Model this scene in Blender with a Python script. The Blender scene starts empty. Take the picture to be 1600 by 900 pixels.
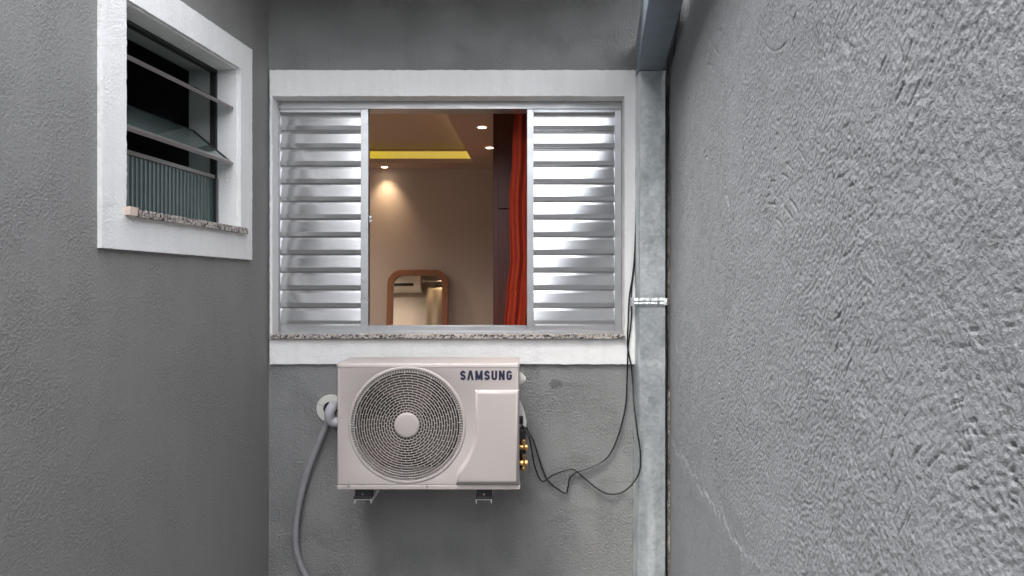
import bpy, math, random
from mathutils import Vector, noise
random.seed(7)
R = math.radians
S = bpy.context.scene
COL = S.collection

# ------------------------------------------------------------------ camera, sky, sun, exposure
CAMZ, F, D = 1.65, 1100.0, 3.40          # eye height, focal length in px of a 1600 px wide frame, distance to the back wall
cam_d = bpy.data.cameras.new('camera'); cam = bpy.data.objects.new('camera', cam_d); COL.objects.link(cam)
cam.location = (0, 0, CAMZ); cam.rotation_euler = (R(90), 0, 0)
cam_d.sensor_width = 36; cam_d.lens = 36 * F / 1600; cam_d.clip_start = 0.02; cam_d.clip_end = 2000
S.camera = cam

SUN_EL, SUN_AZ = R(66), R(232)           # azimuth from +Y clockwise
w = bpy.data.worlds.new('World'); S.world = w; w.use_nodes = True
nt = w.node_tree; bg = nt.nodes['Background']
sky = nt.nodes.new('ShaderNodeTexSky'); sky.sky_type = 'NISHITA'; sky.sun_disc = False
sky.sun_elevation = SUN_EL; sky.sun_rotation = SUN_AZ
sky.air_density = 1.0; sky.dust_density = 6.0; sky.ozone_density = 1.0
hs = nt.nodes.new('ShaderNodeHueSaturation'); hs.inputs['Saturation'].default_value = 0.22
nt.links.new(sky.outputs[0], hs.inputs['Color']); nt.links.new(hs.outputs[0], bg.inputs['Color'])
bg.inputs['Strength'].default_value = 0.15
sd = bpy.data.lights.new('sun', 'SUN'); sd.energy = 0.55; sd.angle = R(28); sd.color = (1.0, 0.97, 0.93)
sun = bpy.data.objects.new('sun', sd); COL.objects.link(sun)
dv = Vector((math.sin(SUN_AZ) * math.cos(SUN_EL), math.cos(SUN_AZ) * math.cos(SUN_EL), math.sin(SUN_EL)))
sun.rotation_euler = dv.to_track_quat('Z', 'Y').to_euler(); sun.location = (0, -2, 6)
S.view_settings.view_transform = 'Standard'; S.view_settings.look = 'None'
S.view_settings.exposure = 2.68; S.view_settings.gamma = 1.0; S.view_settings.use_curve_mapping = False
S.render.engine = 'CYCLES'
S.cycles.max_bounces = 10; S.cycles.diffuse_bounces = 5; S.cycles.use_denoising = True
S.cycles.caustics_refractive = True

# ------------------------------------------------------------------ helpers
def P(px, py, y):                        # the point at distance y that the photograph shows at px, py
    return ((px - 800) / F * y, y, CAMZ + (450 - py) / F * y)
def X(px, y): return (px - 800) / F * y
def Z(py, y): return CAMZ + (450 - py) / F * y

def tag(o, label=None, cat=None, group=None, kind=None):
    if label: o['label'] = label
    if cat: o['category'] = cat
    if group: o['group'] = group
    if kind: o['kind'] = kind
    return o
def empty(name, loc, label, cat, group=None, rz=0.0):
    o = bpy.data.objects.new(name, None); COL.objects.link(o); o.location = loc; o.rotation_euler = (0, 0, rz)
    o.empty_display_size = 0.1
    return tag(o, label, cat, group)

class MB:
    def __init__(s): s.v = []; s.f = []
    def add(s, vs, fs):
        b = len(s.v); s.v += [tuple(v) for v in vs]; s.f += [tuple(i + b for i in f) for f in fs]; return s
    def box(s, x0, x1, y0, y1, z0, z1, m=None):
        vs = [(x, y, z) for x in (x0, x1) for y in (y0, y1) for z in (z0, z1)]
        if m: vs = [m(*v) for v in vs]
        return s.add(vs, [(0, 1, 3, 2), (4, 6, 7, 5), (0, 4, 5, 1), (2, 3, 7, 6), (0, 2, 6, 4), (1, 5, 7, 3)])
    def prism(s, pts, axis, a, b):       # closed polygon pts (2-D) extruded along an axis from a to b
        n = len(pts)
        def mk(p, t):
            return (t, p[0], p[1]) if axis == 'x' else (p[0], t, p[1]) if axis == 'y' else (p[0], p[1], t)
        vs = [mk(p, a) for p in pts] + [mk(p, b) for p in pts]
        fs = [tuple(range(n)), tuple(range(2 * n - 1, n - 1, -1))] + [(i, i + n, (i + 1) % n + n, (i + 1) % n) for i in range(n)]
        return s.add(vs, fs)
    def tube(s, path, r, seg=8, caps=True):
        pts = [Vector(p) for p in path]; n = len(pts); vs = []; fs = []
        rr = r if isinstance(r, (list, tuple)) else [r] * n
        up = None
        for i, p in enumerate(pts):
            t = (pts[min(i + 1, n - 1)] - pts[max(i - 1, 0)]).normalized()
            if up is None:
                a = Vector((0, 0, 1)) if abs(t.z) < .9 else Vector((0, 1, 0)); u = t.cross(a).normalized()
            else:
                u = (up - t * up.dot(t)).normalized()
            up = u; q = t.cross(u)
            for k in range(seg):
                an = 2 * math.pi * k / seg; vs.append(p + (u * math.cos(an) + q * math.sin(an)) * rr[i])
        for i in range(n - 1):
            for k in range(seg):
                a = i * seg + k; b = i * seg + (k + 1) % seg; fs.append((a, b, b + seg, a + seg))
        if caps: fs += [tuple(range(seg - 1, -1, -1)), tuple((n - 1) * seg + k for k in range(seg))]
        return s.add(vs, fs)
    def lathe(s, prof, c, axis, seg=48, close=False):    # prof: (radius, offset along axis)
        vs = []; fs = []; n = len(prof)
        for k in range(seg):
            an = 2 * math.pi * k / seg; ca, sa = math.cos(an), math.sin(an)
            for r, h in prof:
                if axis == 'y': vs.append((c[0] + r * ca, c[1] + h, c[2] + r * sa))
                elif axis == 'x': vs.append((c[0] + h, c[1] + r * ca, c[2] + r * sa))
                else: vs.append((c[0] + r * ca, c[1] + r * sa, c[2] + h))
        m = n if close else n - 1
        for k in range(seg):
            for i in range(m):
                a = k * n + i; b = k * n + (i + 1) % n; k2 = (k + 1) % seg
                fs.append((a, b, k2 * n + (i + 1) % n, k2 * n + i))
        return s.add(vs, fs)
    def build(s, name, mat, parent=None, bevel=0, smooth=False, seg=2, recalc=True, loc=None, angle=35):
        if loc: s.v = [(x - loc[0], y - loc[1], z - loc[2]) for x, y, z in s.v]
        me = bpy.data.meshes.new(name); me.from_pydata(s.v, [], s.f)
        if recalc:
            import bmesh
            b = bmesh.new(); b.from_mesh(me); bmesh.ops.recalc_face_normals(b, faces=b.faces); b.to_mesh(me); b.free()
        me.materials.append(mat)
        o = bpy.data.objects.new(name, me); COL.objects.link(o)
        if loc: o.location = loc
        if parent:
            o.parent = parent
            if parent.type == 'EMPTY' or True:
                bpy.context.view_layer.update(); o.matrix_parent_inverse = parent.matrix_world.inverted()
        if bevel:
            m = o.modifiers.new('bevel', 'BEVEL'); m.width = bevel; m.segments = seg; m.limit_method = 'ANGLE'; m.angle_limit = R(30)
        if smooth or bevel:
            for p in me.polygons: p.use_smooth = True
            me.set_sharp_from_angle(angle=R(angle))
        return o

def spline(pts, n=10):                   # Catmull-Rom through the points
    out = []; P_ = [pts[0]] + list(pts) + [pts[-1]]
    for i in range(1, len(P_) - 2):
        p0, p1, p2, p3 = [Vector(p) for p in P_[i - 1:i + 3]]
        for k in range(n):
            t = k / n
            out.append(0.5 * ((2 * p1) + (-p0 + p2) * t + (2 * p0 - 5 * p1 + 4 * p2 - p3) * t * t + (-p0 + 3 * p1 - 3 * p2 + p3) * t ** 3))
    out.append(Vector(pts[-1])); return out

# ------------------------------------------------------------------ materials
def lin(c): return tuple(((v / 255) / 12.92 if v / 255 <= .04045 else ((v / 255 + .055) / 1.055) ** 2.4) for v in c) + (1,)
def new_mat(name, col, rough=.6, metal=0.0, **kw):
    m = bpy.data.materials.new(name); m.use_nodes = True
    b = m.node_tree.nodes['Principled BSDF']
    b.inputs['Base Color'].default_value = (*col[:3], 1); b.inputs['Roughness'].default_value = rough; b.inputs['Metallic'].default_value = metal
    for k, v in kw.items(): b.inputs[k.replace('_', ' ')].default_value = v
    return m
def N(m, typ, **kw):
    n = m.node_tree.nodes.new(typ)
    for k, v in kw.items():
        if k in ('scale', 'detail', 'rough', 'distortion'):
            n.inputs[{'scale': 'Scale', 'detail': 'Detail', 'rough': 'Roughness', 'distortion': 'Distortion'}[k]].default_value = v
        else: setattr(n, k, v)
    return n
def L(m, a, b): m.node_tree.links.new(a, b)
def mathn(m, op, a, b=None, c=None):
    n = N(m, 'ShaderNodeMath', operation=op)
    for i, v in enumerate((a, b, c)):
        if v is None: continue
        if isinstance(v, (int, float)): n.inputs[i].default_value = v
        else: L(m, v, n.inputs[i])
    return n.outputs[0]
def ramp(m, src, stops):
    n = N(m, 'ShaderNodeValToRGB'); e = n.color_ramp.elements
    while len(e) < len(stops): e.new(.5)
    for el, (p, c) in zip(e, stops): el.position = p; el.color = c if len(c) == 4 else (*c, 1)
    L(m, src, n.inputs[0]); return n.outputs[0]
def g(v): return (v, v, v, 1)
def coord(m, sc=(1, 1, 1), rot=(0, 0, 0)):
    t = N(m, 'ShaderNodeTexCoord'); mp = N(m, 'ShaderNodeMapping'); mp.inputs['Scale'].default_value = sc; mp.inputs['Rotation'].default_value = rot
    L(m, t.outputs['Object'], mp.inputs[0]); return mp.outputs[0]
def tex(m, co, scale, detail=2, rough=.5, distortion=0):
    n = N(m, 'ShaderNodeTexNoise', scale=scale, detail=detail, rough=rough, distortion=distortion); L(m, co, n.inputs['Vector']); return n.outputs[0]
def vary(m, amount, scale=3.0, col=None, co=None, detail=6, second=None):   # slow colour variation
    b = m.node_tree.nodes['Principled BSDF']; co = co or coord(m)
    c = col or b.inputs['Base Color'].default_value[:3]
    n = tex(m, co, scale, detail, .6)
    lo = tuple(v * (1 - amount) for v in c); hi = tuple(min(1, v * (1 + amount)) for v in (second or c))
    L(m, ramp(m, n, [(.3, (*lo, 1)), (.7, (*hi, 1))]), b.inputs['Base Color'])
def bump(m, h, dist, strength=1.0):
    n = N(m, 'ShaderNodeBump'); n.inputs['Distance'].default_value = dist; n.inputs['Strength'].default_value = strength
    L(m, h, n.inputs['Height']); L(m, n.outputs[0], m.node_tree.nodes['Principled BSDF'].inputs['Normal'])

def stucco(name, col, scale=85, dist=.004, grooves=0.0, var=.035, rough=.75, fine=.25, dirt=False, vs=1.3):
    m = new_mat(name, col, rough); co = coord(m)
    a = tex(m, co, scale, 3, .55, .6)
    a = ramp(m, a, [(.38, g(0)), (.52, g(.55)), (.66, g(1))])
    f = tex(m, co, scale * 3.2, 2, .6)
    big = tex(m, co, scale * .16, 2, .5)
    h = mathn(m, 'MULTIPLY_ADD', f, fine, a); h = mathn(m, 'MULTIPLY_ADD', big, .8, h)
    # patches where the trowel flattened the render
    patch = ramp(m, tex(m, co, 5.0, 2, .5), [(.40, g(.35)), (.62, g(1))])
    h = mathn(m, 'MULTIPLY', h, patch)
    if grooves:
        wv = N(m, 'ShaderNodeTexNoise', scale=14, detail=2); L(m, co, wv.inputs['Vector'])
        mx = N(m, 'ShaderNodeVectorMath', operation='MULTIPLY_ADD'); L(m, wv.outputs['Color'], mx.inputs[0]); mx.inputs[1].default_value = (.07, .07, .07); L(m, co, mx.inputs[2])
        vo = N(m, 'ShaderNodeTexVoronoi', feature='DISTANCE_TO_EDGE'); vo.inputs['Scale'].default_value = 26; L(m, mx.outputs[0], vo.inputs['Vector'])
        line = ramp(m, vo.outputs['Distance'], [(0.0, g(1)), (.045, g(0))])
        mask = ramp(m, tex(m, co, 19, 2, .5), [(.56, g(0)), (.66, g(1))])
        gr = mathn(m, 'MULTIPLY', line, mask)
        h = mathn(m, 'MULTIPLY_ADD', gr, -grooves, h)
    bump(m, h, dist)
    b = m.node_tree.nodes['Principled BSDF']
    n = tex(m, co, vs, 6, .6); lo = tuple(v * (1 - var) for v in col); hi = tuple(v * (1 + var) for v in col)
    c = ramp(m, n, [(.3, (*lo, 1)), (.7, (*hi, 1))])
    st_ = tex(m, coord(m, (9, 9, .5)), 2.2, 5, .7); stc = ramp(m, st_, [(.35, g(.955)), (.6, g(1))])
    sp_ = tex(m, co, 38, 3, .6); spc = ramp(m, sp_, [(.20, g(.82)), (.28, g(1))])
    for q in (stc, spc):
        mx_ = N(m, 'ShaderNodeMix', data_type='RGBA', blend_type='MULTIPLY'); mx_.inputs[0].default_value = 1; L(m, c, mx_.inputs[6]); L(m, q, mx_.inputs[7]); c = mx_.outputs[2]
    L(m, c, b.inputs['Base Color'])
    return m

M = {}
M['wall_left'] = stucco('grey_render_left', (.232, .229, .221), scale=115, dist=.0024, fine=.15)
M['wall_back'] = stucco('grey_render_back', (.238, .239, .237), scale=105, dist=.0048, fine=.2)
def rough_render(name, col):
    m = new_mat(name, col, .62); co = coord(m)
    wv = N(m, 'ShaderNodeTexNoise', scale=9, detail=3); L(m, co, wv.inputs['Vector'])
    mx = N(m, 'ShaderNodeVectorMath', operation='MULTIPLY_ADD'); L(m, wv.outputs['Color'], mx.inputs[0]); mx.inputs[1].default_value = (.05, .05, .05); L(m, co, mx.inputs[2])
    wc = mx.outputs[0]
    mp = N(m, 'ShaderNodeMapping'); mp.inputs['Rotation'].default_value = (R(14), 0, 0); mp.inputs['Scale'].default_value = (1, .72, 1.0); L(m, wc, mp.inputs[0])
    h = mathn(m, 'ADD', tex(m, co, 260, 3, .65), mathn(m, 'MULTIPLY', tex(m, mp.outputs[0], 120, 3, .6), .8))
    bump(m, h, .0016)
    b = m.node_tree.nodes['Principled BSDF']; n = tex(m, co, 1.6, 7, .65)
    L(m, ramp(m, n, [(.3, tuple(v * .95 for v in col) + (1,)), (.7, tuple(v * 1.05 for v in col) + (1,))]), b.inputs['Base Color'])
    return m
def stain():
    m = M['wall_back']; b = m.node_tree.nodes['Principled BSDF']; src = b.inputs['Base Color'].links[0].from_socket; co = coord(m)
    for (px, py, rx_, rz2, k) in ((868, 600, .034, .024, .62), (905, 716, .05, .03, .9), (872, 738, .05, .03, .92)):
        c0 = P(px, py, D); v = N(m, 'ShaderNodeVectorMath', operation='SUBTRACT'); L(m, co, v.inputs[0]); v.inputs[1].default_value = c0
        sc = N(m, 'ShaderNodeVectorMath', operation='MULTIPLY'); L(m, v.outputs[0], sc.inputs[0]); sc.inputs[1].default_value = (1 / rx_, 0, 1 / rz2)
        ln = N(m, 'ShaderNodeVectorMath', operation='LENGTH'); L(m, sc.outputs[0], ln.inputs[0])
        q = mathn(m, 'ADD', ln.outputs['Value'], mathn(m, 'MULTIPLY', mathn(m, 'SUBTRACT', tex(m, co, 45, 3), .5), 1.2))
        f = ramp(m, q, [(.78, g(k)), (1.0, g(1))])
        mx = N(m, 'ShaderNodeMix', data_type='RGBA', blend_type='MULTIPLY'); mx.inputs[0].default_value = 1; L(m, src, mx.inputs[6]); L(m, f, mx.inputs[7]); src = mx.outputs[2]
    L(m, src, b.inputs['Base Color'])
stain()
M['wall_right'] = rough_render('grey_render_right', (.168, .177, .189))
M['trim'] = stucco('white_render', (.80, .795, .785), scale=110, dist=.0013, var=.03, fine=.2)
M['alu'] = new_mat('aluminium', (.56, .57, .585), .34, .9)
M['slat'] = new_mat('aluminium_slat', (.66, .66, .67), .17, .92)
for k, sx in (('alu', .12), ('slat', .1)):
    m = M[k]; co = coord(m, (1, 1, 6)); n = tex(m, co, 7, 4, .6)
    L(m, ramp(m, n, [(.3, g(.15 if k == 'slat' else .3)), (.7, g(.18 if k == 'slat' else .48))]), m.node_tree.nodes['Principled BSDF'].inputs['Roughness'])
    vary(m, .03, 5)
def galv():
    m = new_mat('galvanised_steel', (.50, .54, .56), .42, 1.0); co = coord(m)
    v = N(m, 'ShaderNodeTexVoronoi'); v.inputs['Scale'].default_value = 75; L(m, co, v.inputs['Vector'])
    n = tex(m, co, 6, 5, .65)
    sp = N(m, 'ShaderNodeSeparateColor'); L(m, v.outputs['Color'], sp.inputs[0])
    s = mathn(m, 'MULTIPLY_ADD', sp.outputs[0], .22, mathn(m, 'MULTIPLY', n, .8))
    b = m.node_tree.nodes['Principled BSDF']
    L(m, ramp(m, s, [(.30, (.54, .60, .62, 1)), (.55, (.70, .74, .75, 1)), (.75, (.84, .86, .86, 1))]), b.inputs['Base Color'])
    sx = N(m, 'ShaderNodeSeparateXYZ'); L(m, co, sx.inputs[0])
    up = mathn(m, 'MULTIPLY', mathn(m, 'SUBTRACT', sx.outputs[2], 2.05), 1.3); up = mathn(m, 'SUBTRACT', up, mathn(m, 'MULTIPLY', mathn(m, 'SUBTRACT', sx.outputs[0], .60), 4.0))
    k = mathn(m, 'ADD', up, mathn(m, 'MULTIPLY', mathn(m, 'SUBTRACT', tex(m, co, 22, 6, .7), .5), 1.6)); kk = ramp(m, k, [(.1, g(.85)), (.75, g(.05))]); L(m, kk, b.inputs['Metallic'])  # reflected brightness put into the upper pipe: less metallic, so paler
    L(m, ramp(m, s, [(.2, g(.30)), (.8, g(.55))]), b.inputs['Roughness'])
    bump(m, tex(m, co, 12, 3), .003)
    return m
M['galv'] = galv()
M['gutter'] = new_mat('painted_gutter', (.24, .29, .34), .45, .5); vary(M['gutter'], .2, 6); bump(M['gutter'], tex(M['gutter'], coord(M['gutter']), 9, 3), .003)
def granite():
    m = new_mat('granite', (.3, .27, .25), .35); co = coord(m)
    v = N(m, 'ShaderNodeTexVoronoi'); v.inputs['Scale'].default_value = 130; L(m, co, v.inputs['Vector'])
    sp = N(m, 'ShaderNodeSeparateColor'); L(m, v.outputs['Color'], sp.inputs[0])
    s = mathn(m, 'ADD', mathn(m, 'MULTIPLY', sp.outputs[0], .6), mathn(m, 'MULTIPLY', tex(m, co, 60, 4, .7), .4))
    L(m, ramp(m, s, [(.28, (.03, .028, .027, 1)), (.36, (.2, .17, .15, 1)), (.6, (.42, .38, .35, 1)), (.8, (.58, .54, .5, 1))]), m.node_tree.nodes['Principled BSDF'].inputs['Base Color'])
    return m
M['granite'] = granite()
M['casing'] = new_mat('casing_paint', (.385, .347, .333), .42); vary(M['casing'], .025, 4); bump(M['casing'], tex(M['casing'], coord(M['casing']), 500, 1), .0002)
M['grille'] = new_mat('grille_paint', (.46, .42, .405), .45)
M['ring'] = new_mat('ring_brown_grey', (.22, .19, .185), .6)  # even brown-grey of the fan shroud
M['fan'] = new_mat('fan_plastic', (.040, .027, .025), .5)
M['dark'] = new_mat('dark_inside', (.012, .012, .013), .8)
M['coil'] = new_mat('coil', (.012, .011, .011), .6, .3)
M['navy'] = new_mat('navy_print', (.008, .010, .035), .5)
M['rubber'] = new_mat('black_rubber', (.012, .012, .013), .55)
M['cable'] = new_mat('black_cable', (.008, .008, .009), .45)
M['white_steel'] = new_mat('white_steel', (.78, .79, .80), .4)
M['plastic'] = new_mat('white_plastic', (.55, .54, .50), .5); vary(M['plastic'], .06, 12)
M['hose'] = new_mat('grey_hose', (.26, .26, .275), .36); vary(M['hose'], .12, 15)
M['insul'] = new_mat('grey_wrap', (.42, .42, .45), .6)
M['brass'] = new_mat('brass', (.62, .36, .14), .32, 1.0); vary(M['brass'], .25, 60)
M['white_foam'] = new_mat('white_foam', (.72, .72, .70), .8)
M['screw'] = new_mat('screw_steel', (.45, .42, .40), .35, 1.0)
M['glass'] = new_mat('clear_glass', (.55, .66, .64), .05, 0, Transmission_Weight=.9, IOR=1.5)
M['reeded'] = new_mat('reeded_glass', (.045, .075, .071), .35, 0, Specular_IOR_Level=.25, Transmission_Weight=.15, IOR=1.25)
M['win_frame'] = new_mat('brown_grey_alu', (.30, .28, .27), .4, .7)
M['win_dark'] = new_mat('dark_alu', (.03, .03, .03), .5, .3)
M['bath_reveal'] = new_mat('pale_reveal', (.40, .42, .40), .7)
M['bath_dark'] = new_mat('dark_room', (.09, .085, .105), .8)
M['room_wall'] = new_mat('taupe_paint', (.42, .385, .37), .75); vary(M['room_wall'], .03, 2); bump(M['room_wall'], tex(M['room_wall'], coord(M['room_wall']), 120, 2), .0005)
M['room_ceil'] = new_mat('ceiling_paint', (.42, .34, .29), .8)
M['wood'] = new_mat('dark_red_wood', (.085, .030, .022), .45)
m = M['wood']; L(m, ramp(m, tex(m, coord(m, (14, 14, .8)), 5, 6, .6, .6), [(.3, (.085, .020, .012, 1)), (.7, (.14, .036, .022, 1))]), m.node_tree.nodes['Principled BSDF'].inputs['Base Color'])
M['mirror_wood'] = new_mat('mirror_wood', (.14, .06, .03), .4)
m = M['mirror_wood']; L(m, ramp(m, tex(m, coord(m, (10, 10, 1.2)), 8, 6, .6, .6), [(.3, (.15, .056, .024, 1)), (.7, (.24, .095, .04, 1))]), m.node_tree.nodes['Principled BSDF'].inputs['Base Color'])
M['mirror'] = new_mat('mirror_glass', (.86, .88, .84), .01, 1.0)
M['curtain'] = new_mat('orange_curtain', (.40, .036, .009), .8)
M['curtain2'] = new_mat('cream_curtain', (.26, .23, .20), .8)
M['floor_in'] = new_mat('tan_tile', (.4, .33, .26), .35)
M['concrete'] = new_mat('concrete_ground', (.15, .15, .15), .85); vary(M['concrete'], .2, 3); bump(M['concrete'], tex(M['concrete'], coord(M['concrete']), 60, 5), .004)
M['joint'] = new_mat('dirty_joint', (.22, .18, .14), .9); vary(M['joint'], .45, 35, second=(.34, .29, .24)); bump(M['joint'], tex(M['joint'], coord(M['joint']), 90, 4), .006)
M['soffit'] = new_mat('soffit_paint', (.30, .30, .30), .8)
M['tile_roof'] = new_mat('clay_roof', (.25, .12, .08), .8)
M['putty'] = new_mat('sealant', (.62, .50, .42), .8)
def emit(name, col, st):
    m = bpy.data.materials.new(name); m.use_nodes = True; b = m.node_tree.nodes['Principled BSDF']
    b.inputs['Base Color'].default_value = (*col, 1); b.inputs['Emission Color'].default_value = (*col, 1); b.inputs['Emission Strength'].default_value = st; return m
M['lamp'] = emit('lamp_lens', (1, .74, .5), 4)
M['led'] = emit('yellow_led', (.61, .49, .008), .15)
m = M['led']; b_l = m.node_tree.nodes['Principled BSDF']; sx_ = N(m, 'ShaderNodeSeparateXYZ'); L(m, coord(m), sx_.inputs[0])
L(m, ramp(m, mathn(m, 'MULTIPLY_ADD', sx_.outputs[0], 1.0, 2.0), [(.2, (.48, .37, .012, 1)), (.55, (.62, .50, .008, 1)), (.95, (.52, .38, .07, 1))]), b_l.inputs['Emission Color'])
M['led_dim'] = emit('soft_led', (1, .78, .35), .45)

# ------------------------------------------------------------------ side wall frames
T = 139 / F; A = math.atan(T)            # both side walls run toward a vanishing point right of the picture's middle
XL, XR = X(420, D), X(1043.5, D)
dx, dy = math.sin(A), math.cos(A)
def LW(s, w_, z): return (XL - s * dx - w_ * dy, D - s * dy + w_ * dx, z)      # s toward the camera from the corner, w_ into the left wall
def RW(s, w_, z): return (XR - s * dx + w_ * dy, D - s * dy - w_ * dx, z)      # w_ into the right wall
def ls(px, py, w_=0.0):                  # pixel -> (s, z) on the plane w_ inside the left wall
    k = (px - 800) / F
    # x = XL - s dx - w dy ; y = D - s dy + w dx ; x = k y
    s = (XL - w_ * dy - k * (D + w_ * dx)) / (dx - k * dy)
    y = D - s * dy + w_ * dx
    return s, CAMZ + (450 - py) / F * y

# ------------------------------------------------------------------ ground
gm = MB().box(-150, 150, -150, 150, -.3, -.002); gr = gm.build('ground', M['concrete']); gr['kind'] = 'structure'

# ------------------------------------------------------------------ back wall with the opening, its render band
YO0, YO1 = D, D + .20
ox0, ox1 = X(424, D), X(977, D); oz0, oz1 = Z(526, D), Z(150, D)
TOPZ = 3.7
def roughen(o, amp, sc, cut, keep=None):         # real unevenness of hand-applied render
    import bmesh
    me = o.data; b = bmesh.new(); b.from_mesh(me)
    for ax in range(3):
        cs = [v.co[ax] for v in b.verts]; lo, hi = min(cs), max(cs); n = int((hi - lo) / cut)
        for k in range(1, n):
            p = [0, 0, 0]; p[ax] = lo + (hi - lo) * k / n; q = [0, 0, 0]; q[ax] = 1
            bmesh.ops.bisect_plane(b, geom=b.verts[:] + b.edges[:] + b.faces[:], plane_co=p, plane_no=q, dist=1e-6)
    for v in b.verts:
        c = v.co * sc
        v.co += Vector((noise.noise(c), noise.noise(c + Vector((31, 0, 0))), noise.noise(c + Vector((0, 57, 0))))) * amp
    b.to_mesh(me); b.free()
    for p in me.polygons: p.use_smooth = True
    me.set_sharp_from_angle(angle=R(50))

wb = MB()
wb.box(XL - .2, ox0, YO0, YO1, 0, TOPZ); wb.box(ox1, XR + .6, YO0, YO1, 0, TOPZ)
wb.box(ox0, ox1, YO0, YO1, 0, oz0 - .02); wb.box(ox0, ox1, YO0, YO1, oz1, TOPZ)
back = wb.build('rendered_wall', M['wall_back'])
tag(back, 'grey textured rear wall holding the wide shuttered window and the outdoor unit', 'wall')
tb = MB(); pr = D - .014                 # band stands 14 mm proud
y_ = pr
tb.box(X(421.5, y_), X(998, y_), pr, D + .076, Z(150, y_), Z(109.5, y_))
tb.box(X(976, y_), X(998, y_), pr, D + .076, Z(569, y_), Z(150, y_))
tb.box(X(421.5, y_), X(976, y_), pr, D + .002, Z(569, y_), Z(530, y_))
tb.box(X(421.5, y_), X(425.5, y_), pr, D + .076, Z(528, y_), Z(150, y_))
tro = tb.build('window_surround', M['trim'], back, recalc=True)
roughen(tro, .0024, 55, .012)

# ------------------------------------------------------------------ left wall with its opening
s0, _ = ls(371, 107); s1, _ = ls(191, 100); z1 = ls(371, 107)[1]; z0 = ls(377, 358)[1]
so0, zo1 = ls(389, 78); so1, zo0 = ls(152, 385.5); zo0 = ls(389, 406)[1]
TH = .226
wl = MB()
def lbox(mb, s_0, s_1, w0, w1, z_0, z_1): mb.box(s_0, s_1, w0, w1, z_0, z_1, m=lambda a, b, c: LW(a, b, c)); return mb
lbox(wl, -.12, s0, 0, TH, 0, 4.6); lbox(wl, s1, 7.5, 0, TH, 0, 4.6)
lbox(wl, s0, s1, 0, TH, 0, z0); lbox(wl, s0, s1, 0, TH, z1, 4.6)
lwall = wl.build('rendered_wall', M['wall_left'])
tag(lwall, 'dark grey textured left wall around the small tilting window', 'wall')
tl = MB(); e = .016
lbox(tl, so0, so1, -e, .004, z1, zo1); lbox(tl, so0, so1, -e, .004, zo0, z0)
lbox(tl, so0, s0, -e, .004, z0, z1); lbox(tl, s1, so1, -e, .004, z0, z1)
lbox(tl, s0 - .001, s0 + .006, .0, .1, z0, z1); lbox(tl, s1 - .006, s1 + .001, .0, .1, z0, z1); lbox(tl, s0 + .006, s1 - .006, .0, .1, z1 - .006, z1 + .001)
tlo = tl.build('window_surround', M['trim'], lwall); roughen(tlo, .0018, 55, .014)
rv = MB()
lbox(rv, s0 - .001, s0 + .005, .12, TH, z0, z1); lbox(rv, s1 - .005, s1 + .001, .12, TH, z0, z1)
lbox(rv, s0 + .005, s1 - .005, .12, TH, z1 - .005, z1 + .001); lbox(rv, s0 + .005, s1 - .005, .12, TH, z0 - .001, z0 + .02)
rv.build('inner_reveal', M['bath_reveal'], lwall)
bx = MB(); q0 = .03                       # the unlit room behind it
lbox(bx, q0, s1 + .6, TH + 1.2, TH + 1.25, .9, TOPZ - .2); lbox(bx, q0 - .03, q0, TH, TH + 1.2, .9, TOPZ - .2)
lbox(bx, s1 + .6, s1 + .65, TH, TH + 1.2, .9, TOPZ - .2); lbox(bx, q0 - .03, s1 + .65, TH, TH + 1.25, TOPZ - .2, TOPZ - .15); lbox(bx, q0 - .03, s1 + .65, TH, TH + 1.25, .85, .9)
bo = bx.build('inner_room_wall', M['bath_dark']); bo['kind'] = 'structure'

# small tilting window
wpt = LW((s0 + s1) / 2, .1, z0)
tw = empty('tilting_window', wpt, 'small open window of tilted glass panes and reeded bottom pane in the left wall', 'window')
wf = MB(); fr = .014
lbox(wf, s0 + .006, s0 + .006 + fr, .09, .118, z0 + .004, z1 - .006); lbox(wf, s1 - .006 - fr, s1 - .006, .09, .118, z0 + .004, z1 - .006)
lbox(wf, s0 + .006 + fr, s1 - .006 - fr, .09, .118, z1 - .006 - fr, z1 - .006)
wf.build('frame', M['win_dark'], tw, bevel=.001)
wg = MB(); lbox(wg, s0 + .010, s0 + .017, .083, .0895, z0 + .004, z0 + .22); wg.build('jamb_strip', M['win_frame'], tw)
a0, a1 = s0 + .022, s1 - .022
def pane(zc, tilt, hh, name='pane'):
    # tilt from vertical: lower edge swings out to the corridor
    c, s_ = math.cos(tilt), math.sin(tilt)
    def m(a, t, h): return LW(a, .104 + h * s_ + t * c, zc + h * c - t * s_)
    g_ = MB().box(a0, a1, -.002, .002, -hh + .012, hh, m=m).build(name, M['glass'], tw)
    MB().box(a0, a1, -.007, .007, -hh, -hh + .024, m=m).build('bottom_rail', M['win_frame'], g_, bevel=.001)
    MB().box(a0, a1, -.004, .004, hh, hh + .006, m=m).build('top_rail', M['win_dark'], g_)
    for q in (a0 - .004, a1): MB().box(q, q + .004, -.006, .006, -hh, hh, m=m).build('side_rail', M['win_dark'], g_)
pane(2.487, R(62), .105); pane(2.268, R(51), .118)
zt = ls(335, 280, .104)[1]
rg = MB(); n = 230; vs = []; fs = []
for i in range(n + 1):
    a = a0 + (a1 - a0) * i / n; wv_ = .1 + .0014 * abs(math.sin(math.pi * i / 8.0)) ** .7
    vs += [LW(a, wv_, z0 + .01), LW(a, wv_, zt), LW(a, .107, zt), LW(a, .107, z0 + .01)]
    if i < n: b_ = i * 4; fs += [(b_, b_ + 4, b_ + 5, b_ + 1), (b_ + 2, b_ + 6, b_ + 7, b_ + 3)]
rg.add(vs, fs); rgo = rg.build('reeded_pane', M['reeded'], tw)
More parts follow.
